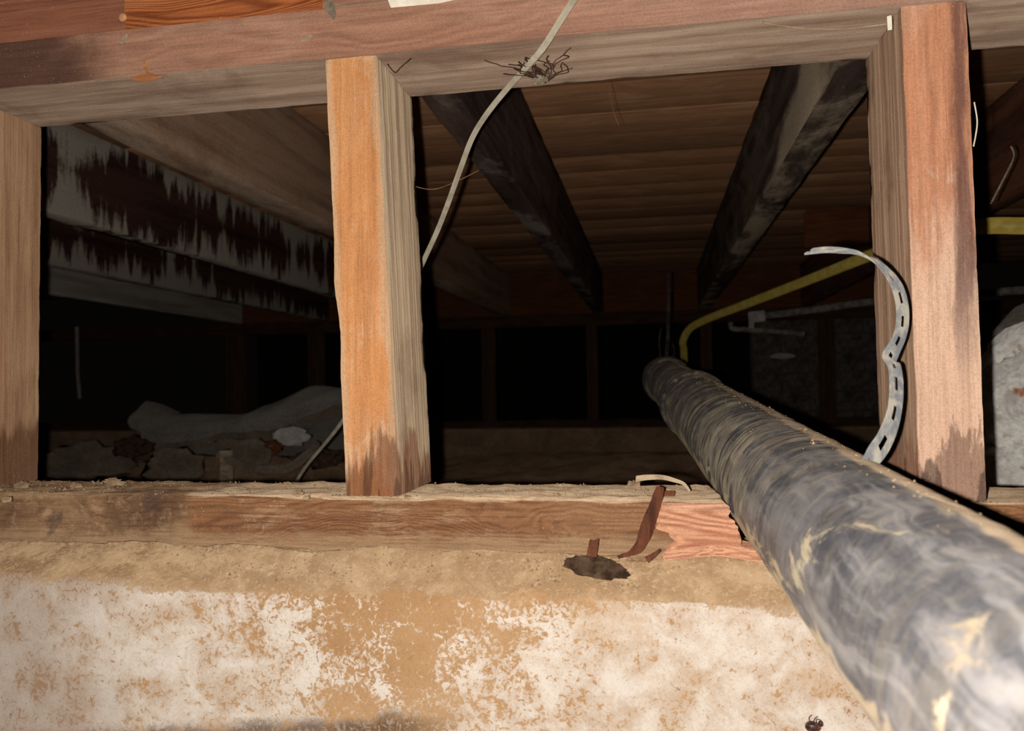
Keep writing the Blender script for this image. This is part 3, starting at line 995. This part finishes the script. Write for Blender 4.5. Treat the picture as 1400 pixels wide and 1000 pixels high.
# ------------------------------------------------------------------ far cripple wall
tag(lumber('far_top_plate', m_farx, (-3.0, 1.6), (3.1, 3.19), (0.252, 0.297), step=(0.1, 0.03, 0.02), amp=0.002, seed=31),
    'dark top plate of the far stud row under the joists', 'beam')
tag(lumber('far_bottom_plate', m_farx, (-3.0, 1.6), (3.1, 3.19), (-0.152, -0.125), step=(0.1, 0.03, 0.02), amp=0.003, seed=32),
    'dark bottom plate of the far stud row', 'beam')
ft = lumber('far_footing', m_foot, (-3.0, 1.6), (3.04, 3.3), (-0.42, -0.157), step=(0.05, 0.05, 0.03), amp=0.004, r=0.01, seed=33, freq=6)
tag(ft, 'low concrete footing under the far stud row', 'footing')
for k, (xc, lab) in enumerate(((-1.77, 'far post seen right of the left stud, wider of two'), (-1.40, 'far post just left of the middle stud'),
                               (-1.02, 'far post hidden behind the middle stud'), (-0.655, 'first far post right of the middle stud'),
                               (-0.235, 'far post in the middle of the centre opening'), (0.205, 'far post just above the pipe end'),
                               (0.645, 'far post in front of the brick pier'), (1.04, 'far post behind the right stud'))):
    w = 0.04 if k else 0.044
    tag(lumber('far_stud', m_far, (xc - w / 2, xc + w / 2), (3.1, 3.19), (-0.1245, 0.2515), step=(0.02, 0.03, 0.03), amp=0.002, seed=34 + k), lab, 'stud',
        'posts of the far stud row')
jx = [-1.745, -1.352, -0.982, -0.582, -0.2095, 0.1985, 0.577, 1.0]
names = ['under the white dripped joists', 'left of the middle stud, between the drip-streaked joists', 'behind the middle stud',
         'right of the middle stud, left of the dark joist', 'in the centre of the middle opening', 'right of the dusty joist', 'behind the right stud']
for k in range(7):
    tag(lumber('blocking_board', m_orblock, (jx[k] + 0.0235, jx[k + 1] - 0.0235), (3.11, 3.15), (0.298, ZF - 0.004), step=(0.06, 0.02, 0.03), amp=0.001, seed=50 + k),
        'orange blocking board between far joists, ' + names[k], 'board', 'blocking boards between the joists')
# short orange cleat high on the right, with an upright and a brace
tag(lumber('cleat_board', m_orblock, (0.402, 0.554), (2.15, 2.19), (0.365, 0.457), step=(0.03, 0.02, 0.02), amp=0.001, seed=60),
    'short orange board under the planks, above the yellow pipe', 'board')
# brick pier behind the far studs
pier = empty('brick_pier', (0.95, 3.45, -0.2))
tag(pier, 'grey dusty brick pier behind the far posts, left of the right stud', 'pier')
lumber('core', m_mort, (0.42, 1.6), (3.412, 3.6), (-0.42, 0.29), step=(0.1, 0.1, 0.1), amp=0.001, parent=pier)
bme = None
bi = 0
for row in range(9):
    z0 = -0.41 + row * 0.078
    x = 0.42 - (0.11 if row % 2 else 0)
    while x < 1.55:
        xa, xb = max(0.415, x + 0.004), min(1.6, x + 0.206)
        if xb - xa > 0.03:
            dy = pr.uniform(-0.008, 0.004)
            lumber('brick', m_brick, (xa, xb), (3.385 + dy, 3.42), (z0, z0 + 0.066), step=(0.3, 0.3, 0.3), r=0.004, amp=0.003, seed=bi, parent=pier, freq=30)
            bi += 1
        x += 0.212
# whitewashed stones right of the right stud
sp = empty('stone_pier', (0.6, 1.15, -0.3))
tag(sp, 'whitewashed rubble stone pier at the right edge behind the right stud', 'pier')
for k, (px, py, Y, sx, sz, rt) in enumerate(((1406, 556, 1.06, 0.066, 0.062, 0.1), (1412, 642, 1.05, 0.072, 0.034, -0.1), (1404, 476, 1.10, 0.062, 0.030, -0.5),
                                             (1500, 520, 1.08, 0.06, 0.06, 0), (1510, 630, 1.06, 0.06, 0.05, 0), (1342, 640, 1.1, 0.03, 0.04, 0),
                                             (1342, 560, 1.12, 0.03, 0.06, 0), (1360, 710, 1.06, 0.05, 0.04, 0), (1450, 710, 1.06, 0.05, 0.04, 0))):
    blob('stone', at(px, py, Y), (sx, 0.05, sz), m_stone, seed=k * 3.7, sub=4, rough=0.25, freq=1.6, parent=sp, rot=rt)
blob('core', at(1450, 580, 1.16), (0.11, 0.06, 0.17), m_mort, seed=2, sub=3, rough=0.1, parent=sp)

# ------------------------------------------------------------------ big drain pipe
dp = empty('drain_pipe', P0 + D * 0.5 - Vector((0, 0, RP)))
tag(dp, 'mud-smeared black drain pipe coming towards the viewer through the broken plate', 'pipe')


def ptube(name, t0, t1, r0, n, mat, sides=96, rfun=None):
    path = [P0 + D * (t0 + (t1 - t0) * i / (n - 1)) for i in range(n)]
    v, f = tube_data(path, rfun or r0, sides)
    vs = []
    for q in v:
        k = nz(q, 26, 3) * 0.0005 + nz(q, 120, 5) * 0.00035
        ax = P0 + D * (q - P0).dot(D)
        d = (q - ax).normalized()
        up = max(0, d.z)
        vs.append(q + d * (k + 0.0006 * up * max(0, nz(q, 230, 8))))
    return link(name, vs, f, mat, dp)


ptube('pipe_barrel', -0.3, 1.16, RP, 330, m_pipe)
ptube('coupling_lip', 1.13, 1.165, RP + 0.0042, 12, m_pipe)
ptube('pipe_spigot', 1.16, 1.62, RP - 0.0015, 60, m_pipe)
ptube('end_hub', 1.58, 1.68, RP + 0.002, 14, m_pipe)
# hanger at the far end
c = P0 + D * 1.63
hg = empty('pipe_hanger', c - Vector((0, 0, RP + 0.006)))
tag(hg, 'thin dark metal hanger strap standing up from the far end of the pipe', 'hanger')
ring = [c + Vector((math.sin(a) * (RP + 0.0042), 0, math.cos(a) * (RP + 0.0042))) for a in np.linspace(-2.9, 2.9, 40)]
ribbon('loop', ring, (0, 1, 0), 0.018, 0.0012, m_rod, hg)
topz = c + Vector((0.0, 0, RP + 0.004))
up_pts = [topz, topz + Vector((0.004, 0, 0.05)), topz + Vector((0.006, -0.003, 0.11)), topz + Vector((0.008, 0.0, 0.17))]
ribbon('strap_tail', spline(up_pts, 8), (1, 0.2, 0), lambda t: 0.0065 - 0.001 * t, 0.0015, m_rod, hg, slots=True)
tube('wire', spline([topz + Vector((-0.012, 0, -0.002)), topz + Vector((-0.014, 0, 0.03)), topz + Vector((-0.010, 0, 0.06))], 6), 0.0014, m_rod, 6, parent=hg)
tube('wire', spline([topz + Vector((0.012, 0, -0.004)), topz + Vector((0.016, 0, 0.01)), topz + Vector((0.012, 0, 0.028))], 6), 0.0012, m_rod, 6, parent=hg)

# crumbs along the crown of the pipe
vsC, fsC = [], []


def crumb(lst, p, s, seed):
    vsx, fsx = lst
    b = len(vsx)
    r = random.Random(seed)
    base = [(1, 0, 0), (-1, 0, 0), (0, 1, 0), (0, -1, 0), (0, 0, 1), (0, 0, -1)]
    for d in base:
        vsx.append(Vector(p) + Vector(d) * s * r.uniform(0.6, 1.3))
    for t in ((0, 2, 4), (2, 1, 4), (1, 3, 4), (3, 0, 4), (2, 0, 5), (1, 2, 5), (3, 1, 5), (0, 3, 5)):
        fsx.append([b + q for q in t])


for k in range(200):
    t = rnd.uniform(0.3, 1.1)
    a = rnd.gauss(0.1, 0.28)
    sd = Vector((1, 0.06, 0)).normalized()
    d = (Vector((0, -0.083, 1)).normalized() * math.cos(a) + sd * math.sin(a)).normalized()
    crumb((vsC, fsC), P0 + D * t + d * (RP + 0.0002), 0.00035 + 0.0008 * rnd.random() ** 4, k)
o = link('earth_crumbs', vsC, fsC, m_crumb, dp, smooth=False)
o['kind'] = 'stuff'

# ------------------------------------------------------------------ cable
cp = [(905, -260, 0.545), (850, -130, 0.548), (814, -50, 0.552), (792, -12, 0.555), (770, 22, 0.560), (742, 66, 0.5635), (716, 96, 0.612), (690, 125, 0.655), (664, 158, 0.68), (645, 190, 0.69), (628, 235, 0.70), (610, 285, 0.72),
      (596, 320, 0.74), (579, 357, 0.77), (560, 400, 0.80), (530, 465, 0.86), (495, 535, 0.93), (464, 582, 1.08), (440, 612, 1.17), (420, 636, 1.22), (404, 661, 1.26), (392, 690, 1.28), (380, 720, 1.30)]
cb = tube('cable', spline([at(*q) for q in cp], 10), 0.0024, m_cable, 14)
tag(cb, 'thin pale grey cable hanging over the beam and down behind the middle stud', 'cable')

# ------------------------------------------------------------------ perforated strap in front of right stud
spx = [(1178, 642, 0.462), (1190, 628, 0.465), (1207, 606, 0.475), (1220, 575, 0.485), (1225, 545, 0.49), (1225, 515, 0.495), (1222, 500, 0.497), (1217, 490, 0.50), (1222, 478, 0.503), (1230, 460, 0.505),
       (1234, 440, 0.505), (1233, 415, 0.505), (1226, 392, 0.503), (1212, 372, 0.50), (1194, 357, 0.495), (1172, 347, 0.49), (1150, 343, 0.485), (1128, 342, 0.48), (1106, 344, 0.475)]
sp_pts = spline([at(*q) for q in spx], 6)


def strapw(t):
    if t > 0.66:
        k = (t - 0.66) / 0.34
        return Vector((0.95 - 0.85 * k, 1.0, -0.1 * k))
    return Vector((0.95, 1.0, 0.0))


st = ribbon('perforated_strap', sp_pts, strapw, lambda t: 0.0135 - 0.005 * max(0, t - 0.6) / 0.4, 0.0009, m_strap, slots=True)
tag(st, 'curved grey perforated metal strap standing between pipe and right stud', 'strap')

# ------------------------------------------------------------------ yellow and grey pipes beyond
yp = [(1460, 309, 1.10), (1400, 309, 1.11), (1350, 309, 1.13), (1300, 315, 1.22), (1240, 330, 1.4), (1180, 353, 1.62), (1100, 385, 1.88), (1020, 416, 2.15), (968, 436, 2.4), (944, 449, 2.5),
      (934, 466, 2.54), (935, 482, 2.62), (937, 540, 2.64), (941, 585, 2.66)]
tag(tube('gas_pipe', spline([at(*q) for q in yp], 10), 0.0108, m_yellow, 16), 'yellow coated gas pipe crossing behind the right stud', 'pipe')
gp = empty('water_pipe', at(1040, 436, 2.5))
tag(gp, 'thin grey galvanised pipe running right from a fitting, below the yellow pipe', 'pipe')
g1 = [(1030, 434, 2.5), (1110, 424, 2.42), (1190, 413, 2.34), (1300, 404, 2.2), (1400, 397, 2.1), (1470, 394, 2.05)]
tube('pipe_run', spline([at(*q) for q in g1], 6), 0.0095, m_galv, 12, parent=gp)
tube('coupling', [at(1024, 434, 2.5), at(1046, 432, 2.49)], 0.0165, m_fit, 14, parent=gp)
tube('drop_nipple', [at(1028, 436, 2.5), at(1027, 449, 2.5)], 0.008, m_fit, 10, parent=gp)
tube('branch_pipe', spline([at(*q) for q in ((999, 441, 2.5), (1001, 449, 2.5), (1020, 451, 2.5), (1060, 453, 2.5), (1100, 457, 2.5))], 6), 0.0075, m_galv, 10, parent=gp)
tag(blob('paper_scrap', at(1070, 487, 3.378), (0.048, 0.008, 0.012), m_white, 3, 2), 'small pale scrap stuck on the brick pier, below the thin grey pipes', 'scrap')
tag(tube('thin_rod', [at(105, 447, 3.088), at(106, 510, 3.088), at(109, 545, 3.088)], 0.0068, m_fit, 8), 'thin pale vertical rod near the left stud in the dark', 'rod')

# ------------------------------------------------------------------ debris on the ground to the left
def sheet():
    topp = [(188, 560), (200, 549), (222, 557), (242, 566), (290, 566), (330, 565), (365, 553), (400, 538), (438, 528), (470, 531), (500, 545)]
    botp = [(192, 592), (212, 600), (236, 606), (262, 602), (300, 592), (340, 590), (372, 588), (402, 578), (440, 562), (470, 552), (500, 560)]
    A = spline([at(px, py, 2.12) for px, py in topp], 6)
    B = spline([at(px, py, 1.98) for px, py in botp], 6)
    n, m = len(A), 14
    vs = []
    for i in range(n):
        for j in range(m):
            t = j / (m - 1)
            p = B[i].lerp(A[i], t)
            p.y -= 0.05 * math.sin(t * math.pi)
            p.z += 0.008 * nz(p, 14, 3)
            vs.append(p)
        for j in range(1, 8):
            p = A[i].copy()
            p.y += 0.05 * j
            p.z -= 0.012 * j * j * 0.5
            vs.append(p)
    m += 7
    fs = [[i * m + j, (i + 1) * m + j, (i + 1) * m + j + 1, i * m + j + 1] for i in range(n - 1) for j in range(m - 1)]
    o = link('draped_sheet', vs, fs, m_sheet)
    s = o.modifiers.new('thick', 'SOLIDIFY')
    s.thickness = 0.012
    tag(o, 'pale grey sheet draped in a long wave over the rubbish', 'sheet')
    # torn felt edge hanging below it
    C = [b + Vector((0, 0.02, -0.022 - 0.02 * abs(nz(b, 12, 2)))) for b in B]
    ribbon('torn_edge', [b + Vector((0, 0.005, -0.014 + 0.004 * nz(b, 30, 1))) for b in B], (0, -0.25, 1), lambda t: 0.026 + 0.012 * nz((t * 20, 0, 0), 1, 1), 0.006, m_card, o)


sheet()
bits = [
    ('rubble_mound', (330, 655, 2.05), (0.36, 0.12, 0.06), m_earth, 'low earth and rubbish mound under the draped sheet', 'mound'),
    ('foam_lump', (398, 596, 1.86), (0.045, 0.03, 0.022), m_white, 'white lump under the right end of the draped sheet', 'lump'),
    ('pale_slab', (112, 632, 1.9), (0.13, 0.10, 0.045), m_card, 'flat grey slab on the ground by the left stud', 'slab'),
    ('paper_scrap', (238, 640, 1.72), (0.07, 0.04, 0.045), m_card, 'crumpled tan scrap left of the short stake', 'scrap'),
    ('paper_scrap', (340, 622, 1.78), (0.055, 0.03, 0.035), m_card, 'grey crumpled scrap right of the short stake', 'scrap'),
    ('dark_lump', (182, 612, 1.82), (0.05, 0.03, 0.025), m_lump, 'black lump left of the stake under the sheet end', 'lump'),
    ('stone', (310, 606, 1.86), (0.03, 0.02, 0.014), m_card, 'small grey stone just under the sheet middle', 'stone'),
    ('stone', (372, 612, 1.80), (0.022, 0.02, 0.016), m_orblock, 'small brown stone left of the white lump', 'stone'),
    ('stone', (442, 626, 1.72), (0.07, 0.03, 0.02), m_lump, 'flat dark stone beside the lower cable', 'stone'),
]
for k, (nm, q, s, mm, lab, ct) in enumerate(bits):
    tag(blob(nm, at(*q), s, mm, seed=k * 5.1 + 2, sub=4 if k == 0 else 3, rough=0.5, freq=2.5), lab, ct)
tag(lumber('wood_stake', m_pale, (-0.987, -0.965), (1.68, 1.70), (-0.3, -0.132), step=(0.01, 0.01, 0.02), amp=0.001, seed=71), 'short upright wooden stake in front of the draped sheet', 'stake')
tag(tube('bent_pipe', spline([at(*q) for q in ((300, 622, 1.7), (340, 640, 1.66), (390, 641, 1.64), (420, 622, 1.66), (432, 608, 1.7))], 6), 0.010, m_card, 10),
    'bent grey hose curving below the white lump', 'hose')

# ------------------------------------------------------------------ small things on the near framing
# curled wood shaving on the plate
sv = spline([at(870, 655, 0.60), at(885, 653, 0.597), at(905, 653, 0.592), at(922, 657, 0.588), at(935, 662, 0.585), at(943, 672, 0.583)], 6)
tag(ribbon('wood_shaving', sv, (0.1, 0.7, 0.75), lambda t: 0.0052 * (1 - 0.75 * t), 0.0008, m_pale, curl=0.12), 'curled pale wood shaving lying on the bottom plate', 'shaving')
# reddish splinter leaning on the front of the plate
spl = spline([at(903, 666, 0.568), at(896, 690, 0.565), at(888, 712, 0.563), at(880, 735, 0.561), at(870, 752, 0.557), at(845, 762, 0.553)], 6)
tag(ribbon('wood_splinter', spl, (1, 0.4, 0.3), lambda t: 0.0048 + 0.006 * math.sin(t * math.pi) - 0.003 * t + 0.0022 * nz((t * 14, 0, 0), 1, 3), 0.0022, m_splint, curl=0.2),
    'dark red splinter torn up from the plate beside the fresh break', 'splinter')
tag(ribbon('wood_splinter', spline([at(903, 752, 0.558), at(893, 760, 0.556), at(884, 766, 0.556)], 4), (0, 0.3, 1), lambda t: 0.002 + 0.003 * t, 0.001, m_splint),
    'tiny dark splinter pointing right at the foot of the red splinter', 'splinter')
tag(lumber('wood_chip', m_splint, (0.0, 0.014), (0.588, 0.592), (-0.0795, -0.0755), step=(0.004, 0.004, 0.002), r=0.0008, amp=0.0012, wear=0.001, seed=81),
    'flat red chip on the plate behind the splinter', 'chip')
# dark caked clump on the ledge with its stub
cl = blob('earth_clump', at(814, 777, 0.5525), (0.0215, 0.0075, 0.0072), m_lump, seed=8, sub=5, rough=0.22, freq=2.6, rot=0.16)
tag(cl, 'dark caked clump with a wooden stub on the ledge below the plate', 'clump')
lumber('wood_stub', m_splint, (-0.0485, -0.0410), (0.553, 0.558), (-0.1185, -0.105), step=(0.002, 0.002, 0.002), r=0.001, amp=0.0014, wear=0.001, seed=82, parent=cl,
       deform=lambda p: Vector((p.x + 0.15 * (p.z + 0.12), p.y, p.z + 0.0015 * nz((p.x * 300, 0, 0), 1, 1))))
# orange chip and pale slivers stuck to the beam at left
def flatchip(name, pts, Y, th, mat, label, cat):
    P = [at(px, py, Y) for px, py in pts]
    n = len(P)
    c0 = sum(P, Vector()) / n
    vs = [p + Vector((0, 0.0006, 0)) for p in P] + [c0 + (p - c0) * 0.75 - Vector((0, th, 0)) for p in P]
    fs = [list(range(n)), [n + i for i in range(n)][::-1]] + [[i, (i + 1) % n, n + (i + 1) % n, n + i][::-1] for i in range(n)]
    return tag(link(name, vs, fs, mat, smooth=False), label, cat)


flatchip('wood_chip', [(178, 108), (190, 102), (205, 100), (222, 104), (208, 109), (196, 112)], 0.5685, 0.002, m_chip, 'orange torn chip on the lower edge of the beam at left', 'chip')
flatchip('wood_sliver', [(163, 58), (170, 50), (175, 45), (172, 54), (166, 60)], 0.5685, 0.001, m_pale, 'pale sliver stuck on the beam under the nail', 'sliver')
flatchip('wood_sliver', [(195, 84), (198, 82), (203, 100), (200, 101)], 0.5685, 0.001, m_chip, 'thin sliver pointing up from the orange chip', 'sliver')
flatchip('wood_sliver', [(410, 55), (425, 47), (427, 49), (413, 57)], 0.5685, 0.001, m_pale, 'pale sliver on the beam above and left of the middle stud', 'sliver')
flatchip('paint_label', [(524, -16), (622, -22), (636, -4), (600, 4), (534, 10)], 0.5692, 0.0008, m_label, 'white painted patch on the red plank at the top edge', 'label')
flatchip('end_chip', [(443, 2), (455, -4), (459, 20), (456, 27), (444, 14)], 0.5685, 0.002, m_fluff, 'grey scab at the right end of the orange rim board', 'chip')
nl = blob('nail_head', at(168, 24, 0.5775), (0.0032, 0.0022, 0.0032), m_nail, 2, 3, 0.1)
tag(nl, 'round nail head in the rim board near the top left', 'nail')
flatchip('wood_sliver', [(1213, 22), (1219, 20), (1220, 40), (1214, 41)], 0.566, 0.0012, m_label, 'pale upright sliver beside the top of the right stud', 'sliver')
tag(tube('straw', spline([at(1040, 30, 0.572) - Vector((0, .006, .003)), atz(1090, 38, 0.256), atz(1150, 40, 0.256), atz(1212, 33, 0.256)], 6), 0.0005, m_pale, 6), 'thin straw along the underside of the beam by the right stud', 'straw')
tag(tube('straw', spline([at(1332, 140, 0.575), at(1336, 165, 0.57), at(1334, 185, 0.57), at(1331, 200, 0.575)], 6), 0.0004, m_web, 6), 'thin straw curling off the right edge of the right stud', 'straw')

# root tuft hanging at the back arris of the beam
rt = blob('root_tuft', atz(738, 105, 0.2555), (0.0062, 0.004, 0.0055), m_fluff, 5, 4, 0.6, 3.5)
tag(rt, 'grey fluff with dark branching roots on the underside of the beam', 'roots')
paths = []
rr = random.Random(21)
b0 = atz(746, 113, 0.2560)
for k in range(26):
    p = b0.copy()
    d = Vector((rr.uniform(-0.35, 0.45), -1, 0)).normalized()
    pth = [p.copy()]
    for s in range(rr.randint(5, 12)):
        d = (d + Vector((rr.uniform(-0.7, 0.7), rr.uniform(-0.5, 0.0), rr.uniform(-0.12, 0.06)))).normalized()
        p = p + d * rr.uniform(0.004, 0.008)
        p.z = min(p.z, 0.2562)
        if p.y < 0.574: break
        pth.append(p.copy())
    if len(pth) > 2: paths.append(spline(pth, 3))
tubes('rootlets', paths, 0.00042, m_root, 5, rt)['kind'] = 'stuff'
for k, (a, lab) in enumerate(((((560, 60), (548, 84), (541, 98), (545, 112)), 'thin twig cobwebbed to the top of the middle stud'),
                             (((541, 98), (520, 92), (532, 96)), ''))):
    if lab:
        tw = tube('twig', spline([atz(562, 80, 0.2555), atz(548, 92, 0.2555), atz(540, 99, 0.255), atz(530, 88, 0.2555)], 6), 0.0006, m_root, 6)
        tag(tw, lab, 'twig')
tag(tube('cobweb_strand', spline([at(535, 226, 0.66) + Vector((.012, 0, 0)), at(560, 250, 0.668), at(590, 259, 0.69), at(620, 250, 0.72), at(655, 233, 0.745)], 8), 0.0003, m_hairw, 4), 'faint cobweb strand crossing right of the middle stud', 'cobweb')
tag(tube('cobweb_strand', spline([at(830, 112, 0.85), at(838, 150, 0.88), at(846, 172, 0.9)], 6), 0.0003, m_hairw, 4), 'faint cobweb strand hanging under the planks', 'cobweb')
tag(tube('cobweb_strand', spline([at(1355, 278, 0.9), at(1372, 245, 0.92), at(1386, 215, 0.94), at(1382, 200, 0.94)], 6), 0.0009, m_fluff, 6, jitter=0.0006), 'fuzzy cobweb strand right of the right stud', 'cobweb')
# insect at the bottom
bg = blob('dead_insect', at(1111, 994, 0.526), (0.0045, 0.003, 0.0032), m_bug, 3, 3, 0.2)
tag(bg, 'small dark dead insect on the concrete near the bottom edge', 'insect')
blob('insect_head', at(1122, 990, 0.524), (0.0016, 0.0016, 0.002), m_bug, 6, 3, 0.1, parent=bg)
for k, pts in enumerate((((1108, 990), (1106, 982), (1110, 978)), ((1112, 989), (1114, 983), (1118, 980)), ((1117, 991), (1116, 984), (1122, 985)))):
    tube('insect_leg', spline([at(a, b, 0.523) for a, b in pts], 4), 0.0003, m_bug, 5, parent=bg)

# crumbs and lumps
big = [((155, 661), 0.0052, 'long pale crust lump on the back edge of the plate'), ((104, 664), 0.0036, 'pale crust lump on the plate, near the left stud'),
       ((408, 675), 0.0030, 'yellowish crumb on the plate left of the middle stud, larger'), ((419, 680), 0.0020, 'yellowish crumb on the plate left of the middle stud, smaller'),
       ((393, 661), 0.0026, 'pale crumb at the back edge where the cable drops'), ((9, 683), 0.0028, 'pale crumb at the far left end of the plate'),
       ((866, 662), 0.004, 'grey crumbly lump on the plate left of the shaving'), ((30, 664), 0.005, 'crust heap at the foot of the left stud')]
for k, ((px, py), s, lab) in enumerate(big):
    c = atz(px, py + 2, ZB + 0.0006)
    c.y = min(c.y, 0.652)
    tag(blob('earth_lump', c + Vector((0, 0, s * 0.3)), (s * (1.9 if k == 0 else 1.2), s, s * 0.7), m_crumb, seed=k * 2.3, sub=3, rough=0.7, freq=2.6), lab, 'lump')
V, Fc = [], []
for k in range(2600):
    x = rnd.uniform(-0.6, 0.044) if rnd.random() < 0.85 else rnd.uniform(0.15, 0.3)
    y = rnd.uniform(YF + 0.003, YB - 0.003)
    if nz((x, y, 0), 25, 4) < rnd.uniform(-0.5, 0.35): continue
    crumb((V, Fc), (x, y, ZB + 0.0003), 0.00025 + 0.0011 * rnd.random() ** 5, k)
for k in range(500):                                       # litter round the foot of the studs
    for x0, x1 in (((-0.243), (-0.18)), ((-0.51), (-0.485)), ((0.165), (0.222))):
        if rnd.random() < 0.33:
            crumb((V, Fc), (rnd.uniform(x0, x1), YF + abs(rnd.gauss(0, 0.002)) + 0.0005 if rnd.random() < 0.6 else rnd.uniform(YF, YB), ZB + 0.0006), 0.0003 + 0.001 * rnd.random() ** 3, k)
for k in range(3000):                                      # bank of earth below the plate
    x = rnd.uniform(-0.6, 0.05)
    y = rnd.uniform(0.538, 0.564)
    if nz((x, y, 0), 20, 9) < rnd.uniform(-0.4, 0.4): continue
    q = (0.565 - y) / 0.028
    p = Vector((x, y, -0.1185 - 0.0165 * q - 0.002 * q * q))
    a = nz(p, 9, 2.0) * 0.005 + nz(p, 30, 5.0) * 0.0020 + nz(p, 95, 7.0) * 0.0011
    zz = p.z + a * 1.1 + 0.005 * max(0, 1 - (0.57 - y) / 0.02) * (0.5 + nz(p, 14, 4.0)) * (1.0 if x < -0.03 else 0.1)
    crumb((V, Fc), (x, y + 0.006 * nz((x, 0, 0), 6, 8.0) * q, zz + 0.0003), 0.0003 + 0.0014 * rnd.random() ** 5, k)
o = link('earth_crumbs', V, Fc, m_crumb, smooth=False)
tag(o, 'loose pale crumbs of earth scattered over plate and ledge', 'crumbs', kind='stuff')
